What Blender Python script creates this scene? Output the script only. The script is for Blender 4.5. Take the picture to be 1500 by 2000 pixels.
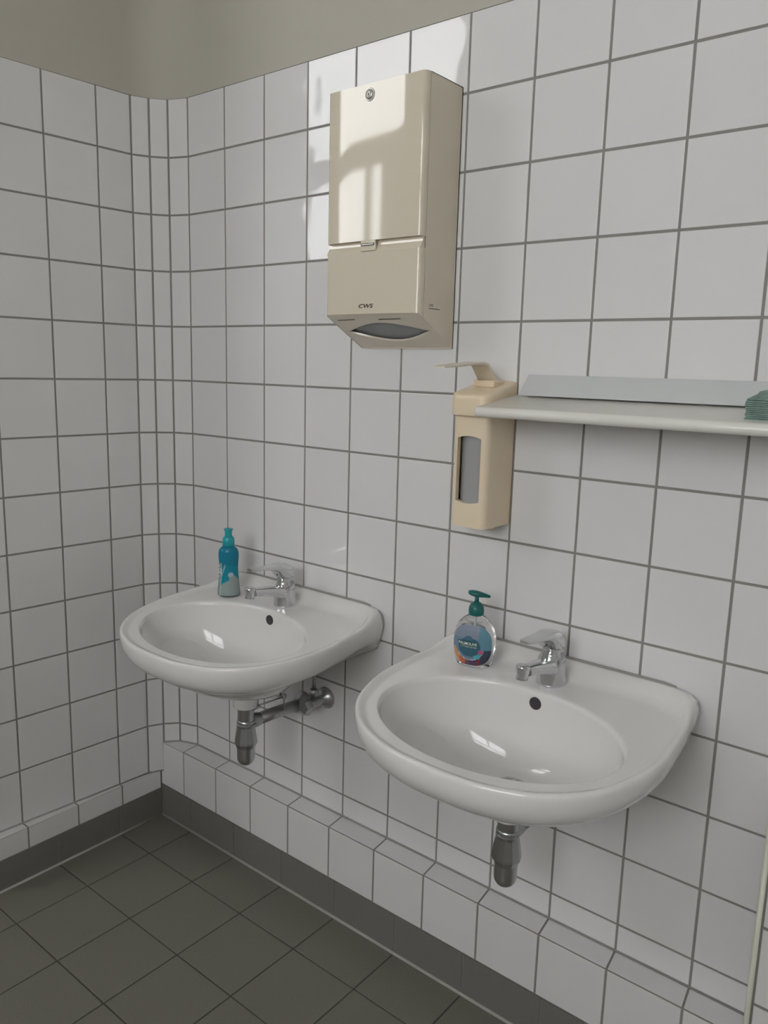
import bpy, bmesh, math, random
from mathutils import Vector, Matrix

# ------------------------------------------------------------------ clear
for o in list(bpy.data.objects):
    bpy.data.objects.remove(o, do_unlink=True)
scene = bpy.context.scene
col = scene.collection
random.seed(7)

# ------------------------------------------------------------------ camera (solved from the tile grid)
FLOOR = 2.105
CAM = Vector((1.8665, -1.4387, -0.6970 + FLOOR))
RIGHT = Vector((0.77681157, 0.62916971, 0.026632))
DOWN = Vector((0.13284227, -0.12238262, -0.98355245))
FWD = Vector((-0.61556212, 0.76757278, -0.17864857))
cam = bpy.data.cameras.new('camera')
cam.sensor_fit = 'HORIZONTAL'
cam.sensor_width = 36.0
cam.lens = 36.0 * 1554.98 / 1500.0
cam.clip_start = 0.02
camo = bpy.data.objects.new('camera', cam)
col.objects.link(camo)
m = Matrix.Identity(4)
for i in range(3):
    m[i][0] = RIGHT[i]; m[i][1] = -DOWN[i]; m[i][2] = -FWD[i]; m[i][3] = CAM[i]
camo.matrix_world = m
scene.camera = camo

# ------------------------------------------------------------------ daylight, exposure
world = bpy.data.worlds.new('world'); scene.world = world
world.use_nodes = True
bg = world.node_tree.nodes['Background']
bg.inputs[0].default_value = (0.96, 0.975, 0.98, 1)
bg.inputs[1].default_value = 4.2
# windows of the room: (plane, fixed coordinate, range a, range z); the panes are glazed further down
WIN_B = dict(a0=-2.75, a1=-1.25, z0=2.20, z1=3.85)       # high window in the wall behind the camera, far left
WIN_R = dict(a0=0.85, a1=2.50, z0=1.45, z1=2.85)         # wide window in the same wall, behind the camera
def portal(name, loc, w, rz):
    l = bpy.data.lights.new(name, 'AREA'); l.shape = 'RECTANGLE'
    l.size = w['a1'] - w['a0']; l.size_y = w['z1'] - w['z0']
    l.cycles.is_portal = True
    o = bpy.data.objects.new(name, l); col.objects.link(o)
    o.location = loc; o.rotation_euler = (math.pi / 2, 0, rz)
vs = scene.view_settings
vs.view_transform = 'Standard'; vs.look = 'None'; vs.gamma = 1.0; vs.use_curve_mapping = False
vs.exposure = 0.97
portal('daylight_portal', (-2.0, -3.27, 3.025), WIN_B, math.pi)
portal('daylight_portal', (1.675, -3.27, 2.15), WIN_R, math.pi)

# ------------------------------------------------------------------ materials
def mat(name, rgb, rough=0.5, metal=0.0, spec=0.5, coat=0.0, trans=0.0, ior=1.45):
    mt = bpy.data.materials.new(name); mt.use_nodes = True
    b = mt.node_tree.nodes['Principled BSDF']
    b.inputs['Base Color'].default_value = (*rgb, 1)
    b.inputs['Roughness'].default_value = rough
    b.inputs['Metallic'].default_value = metal
    b.inputs['Specular IOR Level'].default_value = spec
    b.inputs['Coat Weight'].default_value = coat
    b.inputs['Transmission Weight'].default_value = trans
    b.inputs['IOR'].default_value = ior
    return mt
def nodes(mt): return mt.node_tree.nodes, mt.node_tree.links, mt.node_tree.nodes['Principled BSDF']
def add_noise_colour(mt, c1, c2, scale, detail=4, coord='Object', lo=0.35, hi=0.65):
    N, L, b = nodes(mt)
    tc = N.new('ShaderNodeTexCoord'); nz = N.new('ShaderNodeTexNoise')
    nz.inputs['Scale'].default_value = scale; nz.inputs['Detail'].default_value = detail
    rp = N.new('ShaderNodeValToRGB')
    rp.color_ramp.elements[0].color = (*c1, 1); rp.color_ramp.elements[1].color = (*c2, 1)
    rp.color_ramp.elements[0].position = lo; rp.color_ramp.elements[1].position = hi
    L.new(tc.outputs[coord], nz.inputs['Vector']); L.new(nz.outputs['Fac'], rp.inputs['Fac'])
    L.new(rp.outputs['Color'], b.inputs['Base Color'])
def add_bump(mt, scale, strength, dist=0.001, detail=3, coord='Object'):
    N, L, b = nodes(mt)
    tc = N.new('ShaderNodeTexCoord'); nz = N.new('ShaderNodeTexNoise')
    nz.inputs['Scale'].default_value = scale; nz.inputs['Detail'].default_value = detail
    bp = N.new('ShaderNodeBump'); bp.inputs['Strength'].default_value = strength
    bp.inputs['Distance'].default_value = dist
    L.new(tc.outputs[coord], nz.inputs['Vector']); L.new(nz.outputs['Fac'], bp.inputs['Height'])
    L.new(bp.outputs['Normal'], b.inputs['Normal'])
    return bp
def add_tile_variation(mt, rgb, dv, wave=0.06, scale=9, dist=0.004):
    """small per-tile tint, glaze waviness that differs from tile to tile"""
    N, L, b = nodes(mt)
    oi = N.new('ShaderNodeObjectInfo')
    hsv = N.new('ShaderNodeHueSaturation'); hsv.inputs['Color'].default_value = (*rgb, 1)
    mr = N.new('ShaderNodeMapRange'); mr.inputs['To Min'].default_value = 1 - dv; mr.inputs['To Max'].default_value = 1 + dv
    L.new(oi.outputs['Random'], mr.inputs['Value']); L.new(mr.outputs['Result'], hsv.inputs['Value'])
    L.new(hsv.outputs['Color'], b.inputs['Base Color'])
    tc = N.new('ShaderNodeTexCoord'); va = N.new('ShaderNodeVectorMath'); va.operation = 'ADD'
    mu = N.new('ShaderNodeMath'); mu.operation = 'MULTIPLY'; mu.inputs[1].default_value = 37.0
    L.new(oi.outputs['Random'], mu.inputs[0]); L.new(mu.outputs[0], va.inputs[1])
    L.new(tc.outputs['Object'], va.inputs[0])
    nz = N.new('ShaderNodeTexNoise'); nz.inputs['Scale'].default_value = scale; nz.inputs['Detail'].default_value = 1
    bp = N.new('ShaderNodeBump'); bp.inputs['Strength'].default_value = wave; bp.inputs['Distance'].default_value = dist
    L.new(va.outputs[0], nz.inputs['Vector']); L.new(nz.outputs['Fac'], bp.inputs['Height'])
    L.new(bp.outputs['Normal'], b.inputs['Normal'])

M = {}
M['tile'] = mat('white_glazed_tile', (0.75, 0.738, 0.738), 0.035)
add_tile_variation(M['tile'], (0.75, 0.738, 0.738), 0.015, 0.20, 9, 0.006)
M['grout'] = mat('grey_grout', (0.27, 0.255, 0.24), 0.9)
add_bump(M['grout'], 900, 0.3, 0.0006)
M['silicone'] = mat('light_grey_silicone', (0.31, 0.305, 0.29), 0.5)
M['floor_silicone'] = mat('pale_floor_silicone', (0.42, 0.41, 0.37), 0.6)
M['paint'] = mat('off_white_wall_paint', (0.50, 0.475, 0.415), 0.85)
add_bump(M['paint'], 350, 0.25, 0.001)
M['ceiling'] = mat('white_ceiling_paint', (0.76, 0.755, 0.735), 0.9)
M['floor_tile'] = mat('dark_grey_stoneware', (0.09, 0.085, 0.068), 0.42)
add_noise_colour(M['floor_tile'], (0.160, 0.152, 0.127), (0.215, 0.205, 0.172), 420, 3)
M['floor_grout'] = mat('dark_floor_grout', (0.085, 0.078, 0.066), 0.9)
M['skirting'] = mat('grey_stoneware_skirting', (0.105, 0.102, 0.094), 0.35)
add_noise_colour(M['skirting'], (0.165, 0.160, 0.150), (0.205, 0.198, 0.186), 420, 3)
M['skirting_grout'] = mat('pale_skirting_grout', (0.26, 0.25, 0.23), 0.9)
M['porcelain'] = mat('white_porcelain', (0.80, 0.785, 0.775), 0.07, coat=0.3)
M['chrome'] = mat('polished_chrome', (0.68, 0.69, 0.70), 0.17, 1.0)
M['chrome_dull'] = mat('dull_chrome_plumbing', (0.50, 0.51, 0.52), 0.30, 1.0)
add_bump(M['chrome_dull'], 60, 0.05, 0.001)
M['dark'] = mat('dark_hole', (0.055, 0.052, 0.055), 0.6)
M['cream'] = mat('cream_enamelled_steel', (0.72, 0.645, 0.52), 0.06, coat=0.4)
M['cream_plastic'] = mat('cream_plastic', (0.76, 0.63, 0.45), 0.28)
add_noise_colour(M['cream_plastic'], (0.82, 0.65, 0.45), (0.82, 0.70, 0.53), 7, 2)
M['seam'] = mat('dark_seam', (0.16, 0.14, 0.11), 0.7)
M['reservoir'] = mat('grey_soap_reservoir', (0.36, 0.36, 0.36), 0.30)
M['arm'] = mat('pale_cream_plastic', (0.76, 0.69, 0.58), 0.3)
M['paper_grey'] = mat('recycled_grey_paper', (0.36, 0.37, 0.38), 0.9)
M['paper_green'] = mat('green_paper_towel', (0.16, 0.27, 0.22), 0.95)
add_noise_colour(M['paper_green'], (0.17, 0.235, 0.215), (0.23, 0.34, 0.295), 60, 4)
M['print'] = mat('dark_brown_print', (0.055, 0.045, 0.04), 0.6)
M['shelf'] = mat('white_shelf_plastic', (0.78, 0.765, 0.71), 0.25)
M['panel'] = mat('pale_grey_shelf_upstand', (0.60, 0.61, 0.62), 0.4)
M['pvc'] = mat('white_pvc_corner_strip', (0.78, 0.77, 0.66), 0.35)
M['lock'] = mat('satin_lock_metal', (0.55, 0.54, 0.50), 0.35, 0.7)
M['window_white'] = mat('white_window_frame', (0.8, 0.8, 0.78), 0.35)
M['teal_cap'] = mat('dark_teal_plastic', (0.012, 0.135, 0.125), 0.28)
M['cyan_cap'] = mat('turquoise_plastic', (0.02, 0.38, 0.43), 0.30)
M['clear'] = mat('clear_plastic', (0.95, 0.96, 0.99), 0.03, trans=1.0, ior=1.25)
M['white_print'] = mat('white_print', (0.72, 0.75, 0.74), 0.5)
def glass_mat():
    mt = bpy.data.materials.new('window_glass'); mt.use_nodes = True
    N, L = mt.node_tree.nodes, mt.node_tree.links
    out = N['Material Output']; N.remove(N['Principled BSDF'])
    t = N.new('ShaderNodeBsdfTransparent'); g = N.new('ShaderNodeBsdfGlossy'); g.inputs['Roughness'].default_value = 0.02
    mx = N.new('ShaderNodeMixShader'); mx.inputs[0].default_value = 0.06
    L.new(t.outputs[0], mx.inputs[1]); L.new(g.outputs[0], mx.inputs[2]); L.new(mx.outputs[0], out.inputs['Surface'])
    return mt
M['glass'] = glass_mat()
def attr_mat(name, rough, trans=0.0, ior=1.3):
    mt = mat(name, (1, 1, 1), rough, trans=trans, ior=ior)
    N, L, b = nodes(mt)
    a = N.new('ShaderNodeAttribute'); a.attribute_name = 'print'
    L.new(a.outputs['Color'], b.inputs['Base Color'])
    return mt
M['label_print'] = attr_mat('printed_label', 0.35)
M['bottle_print'] = attr_mat('printed_translucent_bottle', 0.16)
# tiled far walls: too far behind the camera to pick the pieces apart
def far_tile_mat():
    mt = mat('white_tiled_far_wall', (0.7, 0.69, 0.68), 0.3)
    N, L, b = nodes(mt)
    tc = N.new('ShaderNodeTexCoord'); br = N.new('ShaderNodeTexBrick')
    br.offset = 0.0; br.inputs['Scale'].default_value = 1.0
    br.inputs['Brick Width'].default_value = 0.15; br.inputs['Row Height'].default_value = 0.15
    br.inputs['Mortar Size'].default_value = 0.002
    br.inputs['Color1'].default_value = br.inputs['Color2'].default_value = (0.72, 0.71, 0.70, 1)
    br.inputs['Mortar'].default_value = (0.16, 0.15, 0.14, 1)
    L.new(tc.outputs['UV'], br.inputs['Vector']); L.new(br.outputs['Color'], b.inputs['Base Color'])
    return mt
M['far_tile'] = far_tile_mat()

# ------------------------------------------------------------------ helpers
class MB:
    """collects shapes, builds them as ONE mesh object"""
    def __init__(s): s.v = []; s.f = []; s.mi = []; s.sm = []
    def add(s, vs, fs, mi=0, smooth=False):
        k = len(s.v); s.v += [tuple(p) for p in vs]
        for f in fs:
            s.f.append(tuple(i + k for i in f)); s.mi.append(mi); s.sm.append(smooth)
        return s
    def box(s, x0, x1, y0, y1, z0, z1, mi=0):
        vs = [(x, y, z) for x in (x0, x1) for y in (y0, y1) for z in (z0, z1)]
        fs = [(0, 1, 3, 2), (4, 6, 7, 5), (0, 4, 5, 1), (2, 3, 7, 6), (0, 2, 6, 4), (1, 5, 7, 3)]
        return s.add(vs, fs, mi)
    def rings(s, rs, cap0=True, cap1=True, mi=0, smooth=True, closed=True):
        n = len(rs[0]); vs = [p for r in rs for p in r]; fs = []
        for i in range(len(rs) - 1):
            for j in range(n if closed else n - 1):
                a = i * n + j; b = i * n + (j + 1) % n
                fs.append((a, b, b + n, a + n))
        s.add(vs, fs, mi, smooth)
        k = len(s.v) - len(vs)
        if cap0: s.f.append(tuple(k + j for j in reversed(range(n)))); s.mi.append(mi); s.sm.append(False)
        if cap1: s.f.append(tuple(k + (len(rs) - 1) * n + j for j in range(n))); s.mi.append(mi); s.sm.append(False)
        return s
    def lathe(s, prof, n=32, c=(0, 0, 0), axis='z', mi=0, sx=1, sy=1, cap0=True, cap1=True, smooth=True):
        rs = []
        for r, h in prof:
            ring = []
            for j in range(n):
                a = 2 * math.pi * j / n
                p = (r * math.cos(a) * sx, r * math.sin(a) * sy, h)
                if axis == 'y': p = (p[0], -p[2], p[1])
                if axis == 'x': p = (p[2], p[0], p[1])
                ring.append((p[0] + c[0], p[1] + c[1], p[2] + c[2]))
            rs.append(ring)
        return s.rings(rs, cap0, cap1, mi, smooth)
    def tube(s, pts, r, n=16, mi=0):
        pts = [Vector(p) for p in pts]; rs = []
        rad = r if isinstance(r, (list, tuple)) else [r] * len(pts)
        up = Vector((0, 0, 1))
        for i, p in enumerate(pts):
            t = (pts[min(i + 1, len(pts) - 1)] - pts[max(i - 1, 0)]).normalized()
            u = up if abs(t.dot(up)) < 0.95 else Vector((1, 0, 0))
            a = t.cross(u).normalized(); b = a.cross(t)
            rs.append([p + (a * math.cos(2 * math.pi * j / n) + b * math.sin(2 * math.pi * j / n)) * rad[i] for j in range(n)])
        return s.rings(rs, True, True, mi, True)
    def build(s, name, mats, parent=None, autosmooth=None, bevel=None, loc=None):
        me = bpy.data.meshes.new(name); me.from_pydata(s.v, [], s.f)
        if not isinstance(mats, (list, tuple)): mats = [mats]
        for q in mats: me.materials.append(M[q] if isinstance(q, str) else q)
        me.polygons.foreach_set('material_index', s.mi); me.polygons.foreach_set('use_smooth', s.sm)
        bm = bmesh.new(); bm.from_mesh(me); bmesh.ops.recalc_face_normals(bm, faces=bm.faces); bm.to_mesh(me); bm.free()
        me.update()
        if autosmooth: me.set_sharp_from_angle(angle=math.radians(autosmooth))
        return link(name, me, parent, bevel, loc)
def link(name, me, parent=None, bevel=None, loc=None):
    o = bpy.data.objects.new(name, me); col.objects.link(o)
    if parent: o.parent = parent
    if loc: o.location = loc
    if bevel:
        md = o.modifiers.new('bevel', 'BEVEL'); md.width = bevel[0]; md.segments = bevel[1]; md.limit_method = 'ANGLE'
        md.angle_limit = math.radians(35); md.harden_normals = False
        for p in me.polygons: p.use_smooth = True
        me.set_sharp_from_angle(angle=math.radians(50))
    return o
def tag(o, label=None, cat=None, group=None, kind=None):
    if label: o['label'] = label
    if cat: o['category'] = cat
    if group: o['group'] = group
    if kind: o['kind'] = kind
    return o
def empty(name, loc, label, cat, group=None, rz=0):
    o = bpy.data.objects.new(name, None); col.objects.link(o); o.empty_display_size = 0.05
    o.location = loc; o.rotation_euler.z = rz
    return tag(o, label, cat, group)
def structure(o, label): return tag(o, label, None, None, 'structure')
def kids(o): return [c for c in bpy.data.objects if c.parent == o]
def copy_tree(o, parent=None):
    c = o.copy(); col.objects.link(c); c.parent = parent
    for k in kids(o): copy_tree(k, c)
    return c
def ss(a, b, x):
    t = max(0.0, min(1.0, (x - a) / (b - a))); return t * t * (3 - 2 * t)
def text_geo(body, width, height, shear=0.0):
    """flat lettering as vertices in 0..width, 0..height and faces"""
    cu = bpy.data.curves.new('lettering', 'FONT'); cu.body = body; cu.resolution_u = 3
    cu.align_x = 'LEFT'; cu.shear = shear; cu.offset = 0.022
    ob = bpy.data.objects.new('lettering', cu); col.objects.link(ob)
    dg = bpy.context.evaluated_depsgraph_get()
    me = bpy.data.meshes.new_from_object(ob.evaluated_get(dg))
    bpy.data.objects.remove(ob, do_unlink=True); bpy.data.curves.remove(cu)
    xs = [v.co.x for v in me.vertices]; ys = [v.co.y for v in me.vertices]
    x0, x1, y0, y1 = min(xs), max(xs), min(ys), max(ys)
    vs = [((v.co.x - x0) / (x1 - x0) * width, (v.co.y - y0) / (y1 - y0) * height) for v in me.vertices]
    fs = [tuple(p.vertices) for p in me.polygons]
    bpy.data.meshes.remove(me)
    return vs, fs

# ------------------------------------------------------------------ tiles
T = 0.0015            # a tile stands this proud of its grout
J = 0.0048            # joint width
_tile_cache = {}
def tile_mesh(w, h, key='tile', t=T, b=0.0011):
    """w x h tile centred on the origin, face towards -y, edges rounded"""
    k = (round(w, 4), round(h, 4), key)
    if k in _tile_cache: return _tile_cache[k]
    x, z = w / 2, h / 2
    vs = []
    for (ix, yy) in ((0, t), (0, b * 0.75), (b * 0.35, b * 0.22), (b, 0.0)):
        vs += [(-x + ix, yy, -z + ix), (x - ix, yy, -z + ix), (x - ix, yy, z - ix), (-x + ix, yy, z - ix)]
    fs = []
    for i in range(3):
        for j in range(4):
            a = i * 4 + j; c = i * 4 + (j + 1) % 4
            fs.append((a, c, c + 4, a + 4))
    fs.append((12, 13, 14, 15))
    me = bpy.data.meshes.new(key); me.from_pydata(vs, [], fs); me.materials.append(M[key])
    bm = bmesh.new(); bm.from_mesh(me); bmesh.ops.recalc_face_normals(bm, faces=bm.faces)
    bm.to_mesh(me); bm.free()
    _tile_cache[k] = me
    return me
def put_tile(parent, a, b, z0, z1, key='tile', name='tile', j=J, jl=None):
    """upright tile between plan points a and b (face on the line a-b, room on the right of a->b seen from above... the -y side when a->b runs +x)"""
    a = Vector((a[0], a[1], 0)); b = Vector((b[0], b[1], 0)); d = b - a
    me = tile_mesh(d.length - j, z1 - z0 - j, key)
    o = bpy.data.objects.new(name, me); col.objects.link(o); o.parent = parent
    mid = (a + b) / 2
    o.location = (mid.x, mid.y, (z0 + z1) / 2)
    o.rotation_euler = (random.gauss(0, 0.0016), 0, math.atan2(d.y, d.x) + random.gauss(0, 0.0016))
    return o
def put_flat_tile(parent, x0, x1, y0, y1, z, key, name='tile', j=J):
    me = tile_mesh(x1 - x0 - j, y1 - y0 - j, key)
    o = bpy.data.objects.new(name, me); col.objects.link(o); o.parent = parent
    o.location = ((x0 + x1) / 2, (y0 + y1) / 2, z)
    o.rotation_euler = (-math.pi / 2, 0, 0)
    return o

PV = 0.1499
TOP = FLOOR
ROW = [TOP - PV * r for r in range(13)]          # joint heights, ROW[12] = 0.306
CEIL = 4.00
XR, YB, XL = 3.0, -3.2, -3.2                                # far walls of the room
LEDGE = 0.246
P0, P1, P2, P3 = (0.0, 0.0), (-0.0580, -0.0215), (-0.0907, -0.0582), (-0.1112, -0.1016)
def left_x(y): return -0.1112 + (y + 0.1016) * (0.0134 / 0.2406)
L1 = (left_x(-0.1996), -0.1996); L2 = (left_x(-0.3422), -0.3422)
LCOL = [P3, L1, L2] + [(left_x(-0.3422 - 0.148 * k), -0.3422 - 0.148 * k) for k in range(1, 11)]

def wall_prism(name, pts, out, label, zmin=0.0, fine=None):
    """pts plan polyline of the tile face; grout core 1.5 mm behind it, painted plaster above the tiles flush with the glaze"""
    b = MB()
    n = len(pts)
    core = [Vector((p[0], p[1])) + Vector(out(i)) * T for i, p in enumerate(pts)]
    pnt = [Vector((p[0], p[1])) + Vector(out(i)) * 0.0003 for i, p in enumerate(pts)]
    bk = [Vector((p[0], p[1])) + Vector(out(i)) * 0.11 for i, p in enumerate(pts)]
    for i in range(n - 1):
        for (fr, z0, z1, mi) in ((core, zmin, TOP - 0.001, 0), (pnt, TOP - 0.001, CEIL, 1)):
            if fine and mi: fr = [Vector((p[0], p[1])) + Vector(out(q)) * 0.02 for q, p in enumerate(pts)]
            a, c, d, e = fr[i], fr[i + 1], bk[i + 1], bk[i]
            vs = [(p.x, p.y, z) for z in (z0, z1) for p in (a, c, d, e)]
            b.add(vs, [(3, 2, 1, 0), (4, 5, 6, 7), (0, 1, 5, 4), (1, 2, 6, 5), (2, 3, 7, 6), (3, 0, 4, 7)], mi)
    if fine:      # plaster above the tiles follows a smooth curve
        ins = [(p[0], p[1], z) for z in (TOP - 0.001, CEIL) for p in fine]; k = len(fine)
        b.add(ins, [(i, i + 1, i + 1 + k, i + k) for i in range(k - 1)], 1, True)
        vs = [(p[0], p[1], TOP - 0.001) for p in fine] + [(p.x, p.y, TOP - 0.001) for p in reversed(bk)]
        b.add(vs, [tuple(range(len(vs)))], 1)
    return structure(b.build(name, ['grout', 'paint']), label)

# sink wall
YE = -0.578                                       # free end of the left wall
wall_back = wall_prism('wall_back', [P0, (XR, 0.0)], lambda i: (0, 1), 'white tiled wall carrying the two washbasins')
for r in range(12):
    for c in range(20):
        put_tile(wall_back, (0.15 * c, 0), (min(0.15 * c + 0.15, XR), 0), ROW[r + 1], ROW[r])
for c in range(13, 20):          # beyond the pipe boxing the tiles run down to the floor
    for (z0, z1) in ((ROW[12] - 0.15, ROW[12]), (0.0, ROW[12] - 0.15)): put_tile(wall_back, (0.15 * c, 0), (0.15 * c + 0.15, 0), z0, z1)
for c in range(11):
    put_tile(wall_back, (0.15 * c, 0), (0.15 * c + 0.15, 0), LEDGE, ROW[12])
# rounded corner
def nrm(p, q):
    d = Vector((q[0] - p[0], q[1] - p[1])).normalized(); return Vector((d.y, -d.x))
cor = [P0, P1, P2, P3]
def corner_out(i):
    ns = []
    if i > 0: ns.append(nrm(cor[i - 1], cor[i]))
    if i < 3: ns.append(nrm(cor[i], cor[i + 1]))
    v = sum(ns, Vector((0, 0))).normalized(); 
    if i == 0: v = Vector((0, 1))
    if i == 3: v = Vector((-1, 0))
    return (-v.x if v.dot(Vector((-1, 1))) < 0 else v.x, -v.y if v.dot(Vector((-1, 1))) < 0 else v.y)
def corner_curve(n=18):
    a, c, d = Vector((0.02, 0.0003)), Vector((-0.113, 0.0)), Vector((left_x(-0.13) - 0.0003, -0.13))
    return [tuple(a * (1 - t) ** 2 + c * 2 * t * (1 - t) + d * t * t) for t in [i / n for i in range(n + 1)]]
wall_corner = wall_prism('wall_corner', cor, corner_out, 'rounded white tiled corner between the two walls', 0.150, corner_curve())
for i in range(3):
    for r in range(12):
        put_tile(wall_corner, cor[i + 1], cor[i], ROW[r + 1], ROW[r])
    put_tile(wall_corner, cor[i + 1], cor[i], LEDGE if i < 2 else 0.152, ROW[12])
# left wall, a short stub that ends just outside the picture
wl = MB()
def left_block(y0, y1, z0, z1, mi, off):
    vs = []
    for z in (z0, z1):
        for (y, o2) in ((y1, off), (y0, off), (y0, 0.11), (y1, 0.11)):
            vs.append((left_x(y) - o2, y, z))
    wl.add(vs, [(3, 2, 1, 0), (4, 5, 6, 7), (0, 1, 5, 4), (1, 2, 6, 5), (2, 3, 7, 6), (3, 0, 4, 7)], mi)
left_block(YE, P3[1], 0, TOP - 0.001, 0, T); left_block(YE, P3[1], TOP - 0.001, CEIL, 1, 0.0003)
wall_left = structure(wl.build('wall_left', ['grout', 'paint']), 'white tiled side wall on the left')
zsteps = [0.153] + [ROW[12 - k] for k in range(13)]
LCOL = [p for p in LCOL if p[1] > YE] + [(left_x(YE), YE)]
for k in range(len(LCOL) - 1):
    for q in range(13): put_tile(wall_left, LCOL[k + 1], LCOL[k], zsteps[q], zsteps[q + 1])
for q in range(13): put_tile(wall_left, (left_x(YE) - 0.11, YE - T), (left_x(YE), YE - T), zsteps[q], zsteps[q + 1])
put_tile(wall_left, (left_x(YE) - 0.11, YE - T), (-0.1045, YE - T), 0.0895, 0.153)
put_tile(wall_left, (left_x(YE) - 0.11, YE - T), (-0.1045, YE - T), 0.0, 0.0895, 'skirting', j=0.0022)
# windows
def window(name, fixed, w, axis, label, transom, mullion):
    f = 0.055
    def bx(b, a0, a1, z0, z1, d0, d1):
        if axis == 'x': b.box(d0, d1, a0, a1, z0, z1)
        else: b.box(a0, a1, d0, d1, z0, z1)
        return b
    d0, d1 = fixed, fixed + 0.05; b = MB()
    bx(b, w['a0'], w['a1'], w['z0'], w['z0'] + f, d0, d1); bx(b, w['a0'], w['a1'], w['z1'] - f, w['z1'], d0, d1)
    bx(b, w['a0'], w['a0'] + f, w['z0'] + f, w['z1'] - f, d0, d1); bx(b, w['a1'] - f, w['a1'], w['z0'] + f, w['z1'] - f, d0, d1)
    o = structure(b.build(name, 'window_white'), label)
    t0, t1 = transom
    bx(MB(), w['a0'] + f, w['a1'] - f, t0, t1, d0, d1).build('transom', 'window_white', o)
    bx(MB(), mullion - 0.035, mullion + 0.035, w['z0'] + f, t0, d0, d1).build('mullion', 'window_white', o)
    dm = (d0 + d1) / 2
    for (a0, a1, z0, z1) in ((w['a0'] + f, mullion - 0.035, w['z0'] + f, t0), (mullion + 0.035, w['a1'] - f, w['z0'] + f, t0), (w['a0'] + f, w['a1'] - f, t1, w['z1'] - f)):
        bx(MB(), a0, a1, z0, z1, dm - 0.002, dm + 0.002).build('pane', 'glass', o)
    return o
w1 = window('window_1', YB - 0.06, WIN_B, 'y', 'high white framed window in the wall behind the camera', (2.76, 2.94), -1.90)
MB().box(-1.73, WIN_B['a1'] - 0.055, YB - 0.06, YB - 0.02, WIN_B['z0'] + 0.055, 2.76).build('pane_blocker', 'window_white', w1)  # unseen panel added to narrow the lower part of the window's reflection
window('window_2', YB - 0.06, WIN_R, 'y', 'wide white framed window directly behind the camera', (2.40, 2.48), 1.68)
# far walls behind the camera, floor and ceiling
def far_wall(name, quads, label, uvfun):
    b = MB()
    for q in quads: b.box(*q[:6], q[6])
    o = structure(b.build(name, ['far_tile', 'paint']), label)
    uv = o.data.uv_layers.new(name='UVMap')
    for lp in o.data.loops: uv.data[lp.index].uv = uvfun(o.data.vertices[lp.vertex_index].co)
    return o
R_, B_w = WIN_R, WIN_B
far_wall('wall_right', [(XR, XR + 0.1, YB - 0.1, 0.11, 0, TOP, 0), (XR, XR + 0.1, YB - 0.1, 0.11, TOP, CEIL, 1)], 'white tiled wall far right', lambda c: (c.y, c.z))
far_wall('wall_front', [(XL - 0.1, R_['a0'], YB - 0.1, YB, 0, TOP, 0), (R_['a1'], XR, YB - 0.1, YB, 0, TOP, 0), (R_['a0'], R_['a1'], YB - 0.1, YB, 0, R_['z0'], 0),
    (XL - 0.1, B_w['a0'], YB - 0.1, YB, TOP, CEIL, 1), (B_w['a1'], R_['a0'], YB - 0.1, YB, TOP, CEIL, 1), (R_['a0'], R_['a1'], YB - 0.1, YB, R_['z1'], CEIL, 1), (R_['a1'], XR, YB - 0.1, YB, TOP, CEIL, 1),
    (B_w['a0'], B_w['a1'], YB - 0.1, YB, TOP, B_w['z0'], 1), (B_w['a0'], B_w['a1'], YB - 0.1, YB, B_w['z1'], CEIL, 1)], 'white tiled wall behind the camera with two windows', lambda c: (c.x, c.z))
far_wall('wall_side', [(XL, left_x(YE) - 0.11, YE, YE + 0.1, 0, TOP, 0), (XL, left_x(YE) - 0.11, YE, YE + 0.1, TOP, CEIL, 1)], 'white tiled wall round the corner on the left', lambda c: (c.x, c.z))
far_wall('wall_far', [(XL - 0.1, XL, YB, YE + 0.1, 0, TOP, 0), (XL - 0.1, XL, YB, YE + 0.1, TOP, CEIL, 1)], 'white tiled far left wall out of view', lambda c: (c.y, c.z))
structure(MB().box(XL - 0.1, XR + 0.1, YB - 0.1, 0.11, CEIL, CEIL + 0.08).build('ceiling', 'ceiling'), 'white painted ceiling')
def far_floor_mat():
    mt = mat('dark_grey_stoneware_far', (0.17, 0.16, 0.14), 0.42)
    N, L, b = nodes(mt)
    tc = N.new('ShaderNodeTexCoord'); br = N.new('ShaderNodeTexBrick')
    br.offset = 0.0; br.inputs['Scale'].default_value = 1.0
    br.inputs['Brick Width'].default_value = 0.1968; br.inputs['Row Height'].default_value = 0.1968; br.inputs['Mortar Size'].default_value = 0.0016
    br.inputs['Color1'].default_value = br.inputs['Color2'].default_value = (0.185, 0.176, 0.148, 1); br.inputs['Mortar'].default_value = (0.085, 0.078, 0.066, 1)
    L.new(tc.outputs['Object'], br.inputs['Vector']); L.new(br.outputs['Color'], b.inputs['Base Color'])
    return mt
M['far_floor'] = far_floor_mat()
b = MB(); FT = -1.982
b.box(-0.235, XR + 0.1, FT, 0.11, -0.08, -T, 0); b.box(XL - 0.1, -0.235, YB - 0.1, YE + 0.1, -0.08, 0.0, 1); b.box(-0.235, XR + 0.1, YB - 0.1, FT, -0.08, 0.0, 1)
floor = structure(b.build('floor', ['floor_grout', 'far_floor']), 'dark grey tiled floor below the washbasins')
FY, FX = -0.062, -0.1035
fx = [FX] + [0.0435 + 0.1968 * k for k in range(15)]
fy = [FY] + [-0.2115 - 0.1968 * k for k in range(9)]
for i in range(len(fx) - 1):
    for k in range(len(fy) - 1):
        put_flat_tile(floor, fx[i], fx[i + 1], fy[k + 1], fy[k], 0.0, 'floor_tile', j=0.0036)

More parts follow.
